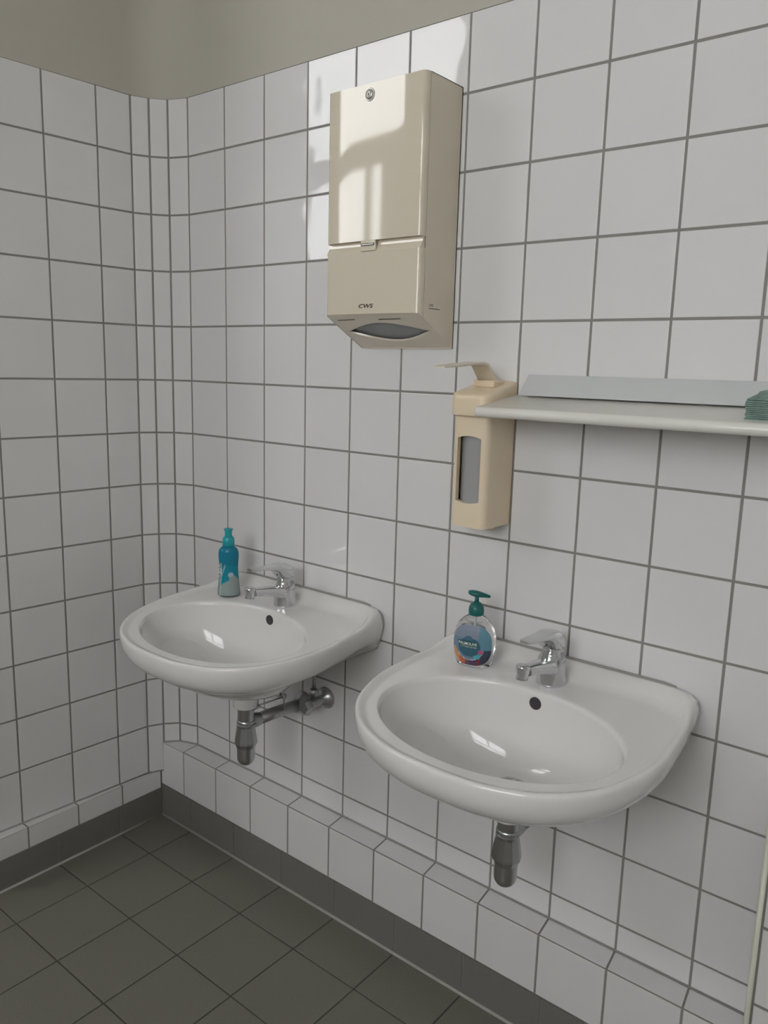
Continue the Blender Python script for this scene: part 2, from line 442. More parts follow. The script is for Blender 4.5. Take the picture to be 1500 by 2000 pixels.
# tiled ledge along the sink wall
XE = 1.6165                                       # where the boxed corner starts
b = MB()
b.add([(p[0], p[1], z) for z in (0.0, LEDGE - T) for p in ((-0.1095, FY + 0.0035), (XE, FY + 0.0035), (XE, T), (0.0, T), (-0.057, -0.0205), (-0.0897, -0.0575))],
      [tuple(reversed(range(6))), tuple(range(6, 12))] + [(i, (i + 1) % 6, (i + 1) % 6 + 6, i + 6) for i in range(6)])
b.box(-0.24, -0.0915, -0.058, 0.11, 0.0, 0.15); b.box(-0.0915, 0.0, 0.0016, 0.11, 0.0, 0.15)
ledge = structure(b.build('trim_1', 'grout'), 'low white tiled ledge running under the washbasins')
FF = -0.060
def slab_tile(parent, pts, z, key='tile'):
    """thin horizontal tile with a free outline"""
    n = len(pts); c = sum((Vector(p) for p in pts), Vector((0, 0))) / n
    ins = [Vector(p) + (c - Vector(p)).normalized() * 0.0022 for p in pts]; ins2 = [p + (c - p).normalized() * 0.001 for p in ins]
    q = MB(); q.rings([[(p.x, p.y, z - T) for p in ins], [(p.x, p.y, z - 0.0005) for p in ins], [(p.x, p.y, z) for p in ins2]], True, True, smooth=False)
    return q.build('tile', key, parent)
slab_tile(ledge, [(-0.102, FF), (0.007, FF), (0.0, 0.0), P1, P2], LEDGE)
slab_me = None
for k in range(11):
    x0, x1 = 0.15 * k, min(0.15 * k + 0.15, XE)
    slab_tile(ledge, [(x0 + 0.007, FF + 0.002), (min(x1 + 0.007, XE), FF + 0.002), (x1, 0.0), (x0, 0.0)], LEDGE)
    put_tile(ledge, (x0 + 0.007, FF), (min(x1 + 0.007, XE), FF), 0.102, LEDGE - 0.0015)
put_tile(ledge, (-0.1055, FF), (0.007, FF), 0.102, LEDGE - 0.0015)
sl = MB(); sl.tube([(XE, -0.0005, LEDGE + 0.0008), (0.0, -0.0005, LEDGE + 0.0008), (P1[0], P1[1], LEDGE + 0.0008), (P2[0] + 0.002, P2[1], LEDGE + 0.0008)], 0.0032, 8)
sl.build('silicone_bead', 'silicone', ledge)
# shallow ledge along the left wall
b = MB(); b.box(-0.20, FX - T - 0.0005, YE, FY, 0.0, 0.152 - T)
ledge2 = structure(b.build('trim_2', 'grout'), 'shallow tiled step at the foot of the left wall')
ly = [FY] + [p[1] for p in LCOL[1:]]
for k in range(len(ly) - 1):
    put_tile(ledge2, (-0.1045, ly[k + 1]), (-0.1045, ly[k]), 0.088, 0.152)
    slab_tile(ledge2, [(left_x(ly[k + 1]), ly[k + 1]), (-0.1045, ly[k + 1]), (-0.1045, ly[k]), (left_x(ly[k]), ly[k])], 0.1525)
MB().tube([(left_x(YE) + 0.0005, YE, 0.1535), (left_x(-0.07) + 0.0005, -0.07, 0.1535)], 0.0028, 8).build('silicone_bead', 'silicone', ledge2)
# grey skirting
sk = structure(MB().box(FX, XE, FY + 0.0006, FY + 0.0035, 0, 0.1015).build('baseboard_back', 'skirting_grout'), 'grey stoneware skirting under the sink wall ledge')
sx = [FX] + [0.0435 + 0.1968 * k for k in range(9)]
for k in range(len(sx) - 1):
    if sx[k] < XE: put_tile(sk, (sx[k], FY - 0.0009), (min(sx[k + 1], XE), FY - 0.0009), 0.003, 0.1045, 'skirting', j=0.0022)
sk2 = structure(MB().box(FX - 0.003, FX - 0.0006, YE, FY, 0, 0.0865).build('baseboard_left', 'skirting_grout'), 'grey stoneware skirting along the left wall')
sy = [FY, -0.2115, -0.4083, YE]
for k in range(len(sy) - 1):
    put_tile(sk2, (FX + 0.0009, sy[k + 1]), (FX + 0.0009, sy[k]), 0.003, 0.0895, 'skirting', j=0.0022)
MB().tube([(FX, FY - 0.0015, 0.0012), (XE, FY - 0.0015, 0.0012)], 0.0042, 8).build('silicone_bead', 'floor_silicone', sk)
MB().tube([(FX + 0.0015, YE, 0.0012), (FX + 0.0015, FY, 0.0012)], 0.0042, 8).build('silicone_bead', 'floor_silicone', sk2)
# boxed-in pipe corner at the right end, with its plastic corner strip
PB = -0.0655
pil = structure(MB().box(XE + 0.003, XE + 0.40, PB + T, -0.002, 0, 0.68).build('wall_pillar', 'grout'), 'low tiled pipe boxing beyond the right washbasin')
for (z0, z1) in ((0.0, 0.177), (0.177, 0.327), (0.327, 0.477), (0.477, 0.627), (0.627, 0.68)):
    for (x0, x1) in ((XE + 0.006, XE + 0.126), (XE + 0.126, XE + 0.276), (XE + 0.276, XE + 0.40)):
        put_tile(pil, (x0, PB), (x1, PB), z0, z1, j=0.006)
for (z0, z1) in ((LEDGE, 0.327), (0.327, 0.477), (0.477, 0.627), (0.627, 0.68)): put_tile(pil, (XE + 0.0015, -0.001), (XE + 0.0015, PB), z0, z1)
for (x0, x1) in ((XE + 0.006, XE + 0.126), (XE + 0.126, XE + 0.276), (XE + 0.276, XE + 0.40)): slab_tile(pil, [(x0, PB + 0.001), (x1, PB + 0.001), (x1, -0.002), (x0, -0.002)], 0.68 + T)
b = MB(); b.tube([(XE + 0.001, PB - 0.002, 0), (XE + 0.001, PB - 0.002, 0.68)], 0.0048, 16)
structure(b.build('trim_3', 'pvc'), 'white plastic corner strip at the right edge')

# ------------------------------------------------------------------ washbasins
def catmull(pts, n):
    """closed curve through pts, n samples per span"""
    out = []; k = len(pts)
    for i in range(k):
        p0, p1, p2, p3 = (Vector(pts[(i + q) % k]) for q in (-1, 0, 1, 2))
        for s in range(n):
            t = s / n
            out.append(0.5 * ((2 * p1) + (p2 - p0) * t + (2 * p0 - 5 * p1 + 4 * p2 - p3) * t * t + (3 * p1 - p0 - 3 * p2 + p3) * t ** 3))
    return out
half = [(0.13, -0.007), (0.214, -0.009), (0.256, -0.032), (0.274, -0.092), (0.281, -0.160), (0.283, -0.229), (0.270, -0.302), (0.238, -0.372), (0.174, -0.431), (0.089, -0.463)]
ridge_ctrl = [(0, -0.007)] + half + [(0, -0.470)] + [(-x, y) for x, y in reversed(half)]
ridge = catmull(ridge_ctrl, 10)
KC = Vector((0, -0.25))
NA = 128
def polar(curve, a):
    d = Vector((math.cos(a), math.sin(a)))
    best = 0
    for i in range(len(curve)):
        p, q = curve[i] - KC, curve[(i + 1) % len(curve)] - KC
        e = q - p; den = d.x * e.y - d.y * e.x
        if abs(den) < 1e-12: continue
        t = (p.x * e.y - p.y * e.x) / den; s = (p.x * d.y - p.y * d.x) / den
        if t > 0 and -1e-6 <= s <= 1 + 1e-6: best = max(best, t)
    return KC + d * best
ANG = [2 * math.pi * i / NA for i in range(NA)]
RO = [polar(ridge, a) for a in ANG]
open_curve = [Vector((0.234 * math.cos(t), -0.279 + 0.156 * math.sin(t))) for t in [2 * math.pi * i / 160 for i in range(160)]]
RE = [polar(open_curve, a) for a in ANG]
DR = Vector((0, -0.205))
ZB = 0.641                     # bowl bottom
def base_z(y): return 0.8008 + 0.078 * (y + 0.27)      # the rim rises gently towards the wall
def deck_z(y): return base_z(y) - 0.0062
def ridge_z(y): return base_z(y) + 0.0176 * ss(-0.10, -0.02, y)
ZD = deck_z(-0.074)
def bowl_pt(i, s):
    f = math.sin(s * math.pi / 2) ** 0.92; a = ANG[i]
    p = (DR + Vector((math.cos(a), math.sin(a))) * 0.024).lerp(KC + (RE[i] - KC) * 0.985, f); zt = deck_z(RE[i].y) - 0.006
    return Vector((p.x, p.y, ZB + (zt - ZB) * (1 - math.cos(s * math.pi / 2)) ** 1.15))
OVC = bowl_pt(NA // 4, 0.93)
_tv = (bowl_pt(NA // 4, 0.96) - bowl_pt(NA // 4, 0.90)).normalized()
OVN = Vector((0, -_tv.z, _tv.y)) if _tv.z > 0 else Vector((0, _tv.z, -_tv.y))
def make_basin(loc, label):
    root = empty('washbasin', loc, label, 'washbasin', 'white wall-hung washbasins')
    b = MB(); rs = []
    # inside of the bowl, from the drain outwards
    for s in [0.0, 0.06, 0.14, 0.24, 0.34, 0.44, 0.54, 0.63, 0.71, 0.78, 0.84, 0.89, 0.93, 0.96, 0.985, 1.0]:
        f = math.sin(s * math.pi / 2) ** 0.92
        ring = []
        for i in range(NA):
            a = ANG[i]; p0 = DR + Vector((math.cos(a), math.sin(a))) * 0.024
            e = KC + (RE[i] - KC) * 0.985
            p = p0.lerp(e, f); zt = deck_z(RE[i].y) - 0.006
            ring.append((p.x, p.y, ZB + (zt - ZB) * (1 - math.cos(s * math.pi / 2)) ** 1.15))
        rs.append(ring)
    # rounded lip, deck, rise to the ridge
    for f in (-0.004, 0.015, 0.05, 0.15, 0.25, 0.35, 0.45, 0.55, 0.63, 0.70, 0.76, 0.82, 0.87, 0.91, 0.95, 0.98, 1.0):
        ring = []
        for i in range(NA):
            p = RE[i].lerp(RO[i], f); zr = ridge_z(RO[i].y); zd = deck_z(p.y)
            if f < 0.02: z = zd + (-0.0028 if f < 0 else -0.0006)
            else:
                wd = 0.018 + 0.034 * ss(-0.06, -0.012, RO[i].y)          # width of the raised edge
                u = 1 - min(1.0, (RO[i] - RE[i]).length * (1 - f) / wd)
                z = zd + (u * u * (3 - 2 * u)) * (zr - zd)
            ring.append((p.x, p.y, z))
        rs.append(ring)
    # rounded outer face and underside
    for k_, (off, zz) in enumerate(((0.0022, -0.0007), (0.0038, -0.0026), (0.0049, -0.0060), (0.0056, -0.0125), (0.0054, -0.024), (0.0038, -0.037), (0.0005, -0.051), (-0.006, -0.065), (-0.015, -0.078), (-0.028, -0.090), (-0.044, -0.100), (-0.068, -0.109))):
        ring = []
        for i in range(NA):
            a = ANG[i]; t = (RO[(i + 1) % NA] - RO[i - 1]).normalized(); n = Vector((t.y, -t.x))
            back = ss(-0.07, -0.012, RO[i].y)
            o2 = (off + 0.006 * back) if off > 0 else off * (1 - back) + 0.006 * back
            p = RO[i] + n * o2
            zr = ridge_z(RO[i].y); z0 = base_z(RO[i].y)
            z = (zr if zz > -0.02 else z0 + (zr - z0) * max(0, 1 + (zz + 0.02) * 25)) + zz * 0.79
            pull = min(1.0, (k_ + 1) / 6.0) * ss(-0.095, -0.035, RO[i].y)      # the ends run straight into the wall
            py = p.y + pull * (-0.0008 - p.y)
            ring.append((p.x, min(py, -0.0008), z))
        rs.append(ring)
    last = rs[-1]
    for s in (0.12, 0.26, 0.40, 0.54, 0.68, 0.80, 0.90, 0.96, 1.0):
        ring = []
        for i in range(NA):
            a = ANG[i]; p0 = DR + Vector((math.cos(a), math.sin(a))) * 0.040
            f = math.sin(s * math.pi / 2) ** 0.95
            p = Vector(last[i][:2]).lerp(p0, 1 - math.cos(s * math.pi / 2)) if False else Vector(last[i][:2]).lerp(p0, s ** 0.9)
            z = last[i][2] + (0.622 - last[i][2]) * (math.sin(s * math.pi / 2) ** 1.25)
            ring.append((p.x, min(p.y, -0.0008), z))
        rs.append(ring)
    # drain boss
    for (r, z) in ((0.034, 0.612), (0.0315, 0.604), (0.0310, 0.580), (0.029, 0.578)):
        rs.append([(DR.x + r * math.cos(a), DR.y + r * math.sin(a), z) for a in ANG])
    b.rings(rs, True, True)
    b.build('bowl', 'porcelain', root)
    # overflow hole in the rear wall of the bowl
    ov = MB(); c = OVC; nv = OVN; up = nv.cross(Vector((1, 0, 0))).normalized()
    def disc(r, h, n=24): return [tuple(c + nv * h + (Vector((1, 0, 0)) * math.cos(2 * math.pi * i / n) + up * math.sin(2 * math.pi * i / n)) * r for i in range(n)) for _ in (0,)][0]
    ov.rings([disc(0.0125, -0.004), disc(0.0125, 0.0012), disc(0.0105, 0.0016), disc(0.0100, 0.0004)], False, True, 0)
    ov.build('overflow_opening', 'dark', root)
    dr = MB(); dr.lathe([(0.026, ZB - 0.004), (0.031, ZB + 0.0005), (0.031, ZB + 0.002), (0.027, ZB + 0.0025), (0.024, ZB - 0.001), (0.0225, ZB - 0.0025)], 32, (DR.x, DR.y, 0))
    o = dr.build('drain_ring', 'chrome', root)
    pl = MB(); pl.lathe([(0.0195, ZB - 0.004), (0.0205, ZB + 0.001), (0.019, ZB + 0.003), (0.010, ZB + 0.0042), (0.002, ZB + 0.0045)], 28, (DR.x, DR.y, 0))
    pl.build('drain_plug', 'chrome', root)
    # sealant along the wall
    pts = []
    for i in sorted(range(NA), key=lambda q: ANG[q]):
        if RO[i].y < -0.12 or not 0 < ANG[i] < math.pi: continue
        for ring in rs[33:40]:
            if ring[i][1] > -0.0009:
                pts.append((ring[i][0], -0.0022, ring[i][2])); break
    s2 = MB(); s2.tube([(x, y, z + 0.0012) for (x, y, z) in pts], 0.0036, 8); s2.build('sealant_bead', 'silicone', root)
    return root
XB = (0.457, 1.199)
basin1 = make_basin((XB[0], 0, 0), 'white porcelain washbasin in the tiled corner, holding the blue bottle')
basin2 = make_basin((XB[1], 0, 0), 'nearer white porcelain washbasin, holding the clear pump soap bottle')

# ------------------------------------------------------------------ faucets
def make_faucet():
    root = empty('faucet', (0, 0, 0), 'x', 'faucet', 'chrome single-lever basin faucets')
    N_ = 40
    # body with a top that drops towards the spout
    b = MB(); rs = []
    for (r, z, sl_) in ((0.0285, 0.0, 0), (0.0295, 0.0015, 0), (0.0290, 0.005, 0), (0.0280, 0.015, 0), (0.0272, 0.028, 0.1), (0.0268, 0.040, 0.35), (0.0264, 0.050, 0.8), (0.0255, 0.0525, 1.0), (0.020, 0.0520, 1.0), (0.010, 0.0515, 1.0)):
        ring = []
        for i in range(N_):
            a = 2 * math.pi * i / N_; y = r * math.sin(a); x = r * math.cos(a)
            ring.append((x, y, z + sl_ * (y / 0.0265) * 0.0085))
        rs.append(ring)
    b.rings(rs); 
    b.build('body', 'chrome', root, 50)
    # spout: broad where it leaves the body, flat slender end
    sp = MB(); rs = []
    for (y, z, w, h) in ((0.004, 0.0340, 0.0200, 0.0170), (-0.012, 0.0355, 0.0225, 0.0180), (-0.022, 0.0385, 0.0225, 0.0175), (-0.034, 0.0430, 0.0212, 0.0158), (-0.048, 0.0480, 0.0190, 0.0140), (-0.064, 0.0525, 0.0172, 0.0126), (-0.082, 0.0575, 0.0154, 0.0114), (-0.1040, 0.0625, 0.0138, 0.0106)):
        ring = []
        for i in range(28):
            a = 2 * math.pi * i / 28; ca, sa = math.cos(a), math.sin(a)
            x = w * math.copysign(abs(ca) ** 0.75, ca); zz = h * math.copysign(abs(sa) ** 0.75, sa)
            ring.append((x, y - zz * 0.12, z + zz))
        rs.append(ring)
    sp.rings(rs); spo = sp.build('spout', 'chrome', root, 45)
    ae = MB(); ae.lathe([(0.0095, -0.0145), (0.0116, -0.0140), (0.0118, -0.002), (0.0128, -0.001), (0.0130, 0.0095), (0.0120, 0.0120), (0.004, 0.0130)], 28, (0, 0, 0))
    a_o = ae.build('aerator', 'chrome', spo); a_o.location = (0, -0.1130, 0.0640); a_o.rotation_euler.x = math.radians(-10)
    # cartridge neck
    nk = MB(); nk.lathe([(0.0185, -0.012), (0.0190, 0.0), (0.0190, 0.008), (0.0175, 0.014), (0.0195, 0.018), (0.0195, 0.026)], 32)
    n_o = nk.build('cartridge_neck', 'chrome', root); n_o.location = (0, -0.001, 0.050); n_o.rotation_euler.x = math.radians(-14)
    # lever: tilted hood that runs out into a flat blade
    lv = MB(); rs = []
    secs = [(0.0255, 0.078, 0.006, 0.006), (0.0238, 0.080, 0.0145, 0.0135), (0.018, 0.0825, 0.0205, 0.0180), (0.008, 0.0860, 0.0238, 0.0205), (-0.004, 0.0895, 0.0245, 0.0210), (-0.014, 0.0935, 0.0238, 0.0195), (-0.0215, 0.0985, 0.0222, 0.0150), (-0.028, 0.1035, 0.0205, 0.0098), (-0.038, 0.1070, 0.0186, 0.0066), (-0.056, 0.1110, 0.0168, 0.0050), (-0.080, 0.1155, 0.0150, 0.0042), (-0.102, 0.1190, 0.0132, 0.0037), (-0.1100, 0.1202, 0.0085, 0.0024)]
    for (y, z, w, h) in secs:
        ring = []
        for i in range(28):
            a = 2 * math.pi * i / 28; ca, sa = math.cos(a), math.sin(a)
            x = w * math.copysign(abs(ca) ** 0.7, ca); zz = h * math.copysign(abs(sa) ** 0.7, sa)
            ring.append((x, y, z + zz + (0.0 if zz > 0 else 0)))
        rs.append(ring)
    lv.rings(rs); lo = lv.build('lever', 'chrome', root, 50)
    d = MB(); d.lathe([(0.0036, 0.0), (0.0036, 0.0012), (0.0015, 0.0016)], 16)
    do = d.build('temperature_mark', 'dark', lo); do.location = (0, -0.0205, 0.0860); do.rotation_euler.x = math.radians(62)
    # pop-up pull rod behind
    pr_ = MB(); pr_.tube([(0, 0.030, -0.004), (0, 0.030, 0.040)], 0.0022, 10); pr_.lathe([(0.003, 0.040), (0.0055, 0.043), (0.0055, 0.050), (0.003, 0.053)], 16, (0, 0.030, 0))
    pr_.build('pull_rod', 'chrome', root)
    return root
fa = make_faucet()
fa['label'] = 'chrome single-lever faucet on the basin in the corner, beside the blue bottle'
fb = copy_tree(fa)
fb['label'] = 'chrome single-lever faucet on the nearer basin, beside the clear pump bottle'
fa.location = (XB[0] + 0.002, -0.074, ZD); fb.location = (XB[1] + 0.004, -0.074, ZD)
for f_ in (fa, fb): f_.rotation_euler.x = math.atan(0.078)

# ------------------------------------------------------------------ bottle traps
def make_trap(zs):
    root = empty('bottle_trap', (0, 0, 0), 'x', 'drain trap', 'chrome bottle traps under the basins')
    def lat(name, prof, n=32, parent=root, m_='chrome_dull', sm=True, c=(0, 0, 0)):
        q = MB(); q.lathe(prof, n, c, smooth=sm); return q.build(name, m_, parent, 40 if sm else None)
    lat('inlet_tube', [(0.0215, 0.578), (0.0215, 0.572), (0.0203, 0.571), (0.0203, 0.541)])
    lat('collar', [(0.0208, 0.543), (0.0222, 0.541), (0.0222, 0.537), (0.0205, 0.536), (0.0205, 0.534), (0.0226, 0.532), (0.0226, 0.527), (0.021, 0.525)])
    # faceted union nut
    lat('union_nut', [(0.0225, 0.528), (0.0255, 0.510), (0.0290, 0.488), (0.0292, 0.484), (0.0235, 0.472)], 10, sm=False)
    prof = [(0.0224, 0.474)]
    prof += [(0.0224, 0.445)]
    for k in range(1, 9):
        a = k * math.pi / 16; prof.append((0.0224 - 0.020 * (1 - math.cos(a)), 0.445 - 0.022 * math.sin(a)))
    lat('cup', prof)
    # outlet towards the wall
    q = MB(); q.lathe([(0.0150, 0.012), (0.0165, 0.018), (0.0180, 0.022), (0.0185, 0.030), (0.0178, 0.040), (0.0155, 0.044)], 24, (0, 0, 0), axis='y')
    nut = q.build('outlet_nut', 'chrome_dull', root, 45); nut.rotation_euler.z = math.pi; nut.location = (0, 0, 0.531)
    yw = -DR.y
    q = MB(); q.tube([(0, 0.030, 0.531), (0, 0.12, 0.526), (0, yw - 0.0015, 0.519)], 0.0155, 24); q.build('outlet_pipe', 'chrome_dull', root)
    q = MB(); q.lathe([(0.0335, 0.001), (0.0335, 0.003), (0.031, 0.009), (0.023, 0.016), (0.0185, 0.021), (0.0160, 0.034)], 32, (0, 0, 0), axis='y')
    o = q.build('wall_rosette', 'chrome_dull', root, 45); o.location = (0, yw, 0.519)
    return root
ta = make_trap(0)
ta['label'] = 'chrome bottle trap with long drain pipe under the basin in the corner'
# pop-up linkage only on this one
q = MB(); q.tube([(0.024, 0.013, 0.580), (0.034, 0.105, 0.5815)], 0.0022, 10); q.tube([(0.012, 0.0, 0.571), (0.030, 0.018, 0.581)], 0.0052, 12)
q.build('linkage_rod', 'chrome_dull', ta)
q = MB(); q.tube([(0.033, 0.098, 0.545), (0.033, 0.098, 0.612)], 0.0022, 8); q.lathe([(0.003, 0.575), (0.0058, 0.577), (0.0058, 0.587), (0.003, 0.589)], 14, (0.033, 0.098, 0)); q.tube([(0.030, 0.090, 0.588), (0.026, 0.080, 0.590)], 0.0050, 10)
q.build('linkage_clevis', 'chrome_dull', ta)
tb = empty('bottle_trap', (0, 0, 0), 'chrome bottle trap under the nearer basin', 'drain trap', 'chrome bottle traps under the basins')
for k in kids(ta):
    if not k.name.startswith('linkage'):
        c = k.copy(); col.objects.link(c); c.parent = tb
ta.location = (XB[0], DR.y, 0); tb.location = (XB[1], DR.y, 0.012)
# angle valve beside the drain pipe of the corner basin
av = empty('angle_valve', (0.537, 0, 0.558), 'chrome angle valve with round rosette on the tiles under the corner basin', 'valve')
q = MB(); q.lathe([(0.0290, 0.001), (0.0290, 0.003), (0.0265, 0.009), (0.018, 0.015), (0.0125, 0.018), (0.0115, 0.024)], 32, (0, 0, 0), axis='y'); q.build('rosette', 'chrome_dull', av, 45)
q = MB(); q.lathe([(0.0110, 0.015), (0.0110, 0.030), (0.0135, 0.032), (0.0135, 0.062), (0.010, 0.066)], 20, (0, 0, 0), axis='y'); q.build('valve_body', 'chrome_dull', av, 40)
q = MB(); q.lathe([(0.0095, 0.0), (0.0095, 0.020), (0.0125, 0.022), (0.0125, 0.036), (0.007, 0.040)], 6, (0, -0.047, 0)); q.build('outlet_nut', 'chrome_dull', av)
q = MB(); q.tube([(0, -0.047, 0.036), (0, -0.047, 0.075), (-0.004, -0.055, 0.115)], 0.0050, 12); q.build('supply_hose', 'chrome_dull', av)
q = MB(); rr = []
for (h, r) in ((0.060, 0.010), (0.066, 0.017), (0.080, 0.0185), (0.086, 0.015)):
    rr.append([(r * (1 + 0.10 * math.cos(5 * 2 * math.pi * i / 30)) * math.cos(2 * math.pi * i / 30), -h, r * (1 + 0.10 * math.cos(5 * 2 * math.pi * i / 30)) * math.sin(2 * math.pi * i / 30)) for i in range(30)])
q.rings(rr); q.build('handle', 'chrome_dull', av, 45)

# ------------------------------------------------------------------ paper towel dispenser
DX0, DX1, DZT, DZF, DZB, DY = 0.6345, 0.889, 1.968, 1.517, 1.4505, -0.127
pd = empty('paper_towel_dispenser', (0.762, 0, DZB), 'cream steel paper towel dispenser high on the tiled wall', 'towel dispenser')
def at(o, base=(0.762, 0, DZB)): o.location = (-base[0], -base[1], -base[2]); return o
YS = -0.110                                         # seam between the back housing and the front cover
# housing: sides + top + back
b = MB()
def dz(y): return DZB + (DZF - DZB) * (y / DY)
for (x0, x1) in ((DX0, DX0 + 0.0015), (DX1 - 0.0015, DX1)):
    vs = [(x, y, z) for x in (x0, x1) for (y, z) in ((-0.001, DZB), (YS, dz(YS)), (YS, DZT), (-0.001, DZT))]
    b.add(vs, [(0, 1, 2, 3), (7, 6, 5, 4), (0, 4, 5, 1), (1, 5, 6, 2), (2, 6, 7, 3), (3, 7, 4, 0)])
b.box(DX0, DX1, YS, -0.001, DZT - 0.0015, DZT)
b.box(DX0, DX1, -0.0035, -0.001, DZB, DZT)
at(b.build('housing', 'cream', pd))
b = MB(); b.box(DX0 + 0.0012, DX1 - 0.0012, YS - 0.0012, YS, dz(YS) + 0.004, DZT - 0.001); at(b.build('cover_seam', 'seam', pd))
# front cover: rounded vertical edges, upper panel, groove, lower panel
def cover(name, z0, z1, yf, zb_side=None, r=0.010, lip=0.0):
    b = MB(); prof = [(DX0 + 0.0002, YS - 0.0012)]
    for k in range(7):
        a = k / 6 * math.pi / 2; prof.append((DX0 + 0.0002 + r * (1 - math.cos(a)), yf + r - r * math.sin(a)))
    for t in (0.25, 0.5, 0.75): prof.append((DX0 + r + (DX1 - DX0 - 2 * r) * t, yf - lip * math.sin(math.pi * t)))
    for k in range(7):
        a = k / 6 * math.pi / 2; prof.append((DX1 - 0.0002 - r * (1 - math.sin(a)), yf + r - r * math.cos(a)))
    prof.append((DX1 - 0.0002, YS - 0.0012))
    lo_ = []
    for (x, y) in prof: lo_.append((x, y, z0 if zb_side is None else dz(y) + 0.0004))
    b.rings([lo_, [(x, y, z1) for (x, y) in prof]], True, True)
    return at(b.build(name, 'cream', pd, 40))
cover('upper_panel', 1.6655, DZT - 0.001, DY, lip=0.001)
cover('lower_panel', DZF + 0.0005, 1.6430, DY, 1, lip=0.001)
b = MB()
gx0, gx1 = DX0 + 0.002, DX1 - 0.002
vs = [(x, y, z) for x in (gx0, gx1) for (y, z) in ((YS - 0.0012, 1.6425), (DY + 0.0012, 1.6432), (DY + 0.0085, 1.6560), (DY + 0.0100, 1.6660), (YS - 0.0012, 1.6662))]
b.add(vs, [(0, 1, 2, 3, 4), (9, 8, 7, 6, 5)] + [(k, (k + 1) % 5, (k + 1) % 5 + 5, k + 5) for k in range(5)]); at(b.build('finger_groove', 'cream', pd))
b = MB(); b.box(0.733, 0.773, DY - 0.0015, DY + 0.005, 1.6440, 1.6660); at(b.build('latch_button', 'cream', pd, bevel=(0.002, 3)))
b = MB(); b.box(0.7355, 0.7705, DY - 0.0024, DY - 0.0014, 1.6545, 1.6600); at(b.build('latch_slot', 'seam', pd))
b = MB(); b.box(0.7375, 0.7690, DY - 0.0032, DY - 0.0022, 1.6560, 1.6585); at(b.build('latch_plate', 'lock', pd))
b = MB(); b.lathe([(0.0125, -0.0005), (0.0125, 0.0012), (0.0115, 0.0022), (0.0100, 0.0022), (0.0095, 0.0040), (0.0080, 0.0052), (0.002, 0.0055)], 32, (0, 0, 0), axis='y')
lk = b.build('lock', 'lock', pd, 40); lk.location = (0.7505 - 0.762, DY - 0.0004, 1.9455 - DZB)
b = MB(); b.lathe([(0.0017, 0.0), (0.0017, 0.0004)], 12, (0, -0.0056, 0), axis='y'); b.box(-0.0006, 0.0006, -0.0060, -0.0056, -0.0035, 0.0)
ko = b.build('keyhole', 'dark', lk)
# sloping underside with the lens-shaped slot
b = MB(); NX = 36
y_a, y_b = DY + 0.0012, -0.0012
def under(x, t): y = y_a + (y_b - y_a) * t; return (x, y, dz(y) + 0.0003)
cols_ = []
for i in range(NX + 1):
    s = i / NX; x = DX0 + 0.002 + (DX1 - DX0 - 0.004) * s
    u = (s - 0.03) / 0.94; u = max(0.0, min(1.0, u))
    wv = math.sin(math.pi * u) ** 1.15
    bow = -0.006 * math.sin(math.pi * s) / 0.125
    cols_.append((x, bow, 0.50 - 0.26 * wv, 0.50 + 0.28 * wv))
for i in range(NX):
    (x0, b0, l0, h0), (x1, b1, l1, h1) = cols_[i], cols_[i + 1]
    b.add([under(x0, 0), under(x1, 0), under(x1, l1), under(x0, l0)], [(0, 1, 2, 3)])
    b.add([under(x0, h0), under(x1, h1), under(x1, 1), under(x0, 1)], [(0, 1, 2, 3)])
    th = 0.004
    for (p, q_) in (((x0, l0), (x1, l1)), ((x0, h0), (x1, h1))):
        A, B_ = under(*p), under(*q_)
        b.add([A, B_, (B_[0], B_[1], B_[2] + th), (A[0], A[1], A[2] + th)], [(0, 1, 2, 3)])
at(b.build('outlet_tray', 'cream', pd))
for (x0, x1) in ((0.655, 0.705), (0.770, 0.830)):
    b = MB(); A, B_ = under(x0, 0.13), under(x1, 0.12)
    b.add([(A[0], A[1], A[2] - 0.0006), (B_[0], B_[1], B_[2] - 0.0006), (B_[0], B_[1] + 0.003, B_[2] - 0.0022), (A[0], A[1] + 0.003, A[2] - 0.0022)], [(0, 1, 2, 3)])
    at(b.build('tray_slit', 'seam', pd))
b = MB()
vs = []
for i in range(13):
    s = i / 12; x = DX0 + 0.006 + (DX1 - DX0 - 0.012) * s
    for t in (0.12, 0.38, 0.62, 0.9):
        p = under(x, t); vs.append((p[0], p[1], p[2] + 0.012 - 0.006 * math.sin(math.pi * s) * math.sin(math.pi * t)))
b.add(vs, [(i * 4 + k, (i + 1) * 4 + k, (i + 1) * 4 + k + 1, i * 4 + k + 1) for i in range(12) for k in range(3)], 0, True)
at(b.build('paper_towel', 'paper_grey', pd))
# printed marks
vs, fs = text_geo('CWS', 0.040, 0.0085, 0.25)
b = MB(); b.add([(0.732 + x, DY - 0.0016, 1.5295 + y) for x, y in vs], fs); at(b.build('brand_print', 'print', pd))
b = MB(); b.add([(DX1 + 0.0004, -0.092 + x, 1.5320 + y) for x, y in text_geo('CWS', 0.014, 0.0048, 0.2)[0]], text_geo('CWS', 0.014, 0.0048, 0.2)[1])
for k in range(9):
    b.box(DX1, DX1 + 0.0004, -0.092 + k * 0.0042, -0.0892 + k * 0.0042, 1.5272, 1.5290)
at(b.build('side_print', 'print', pd))

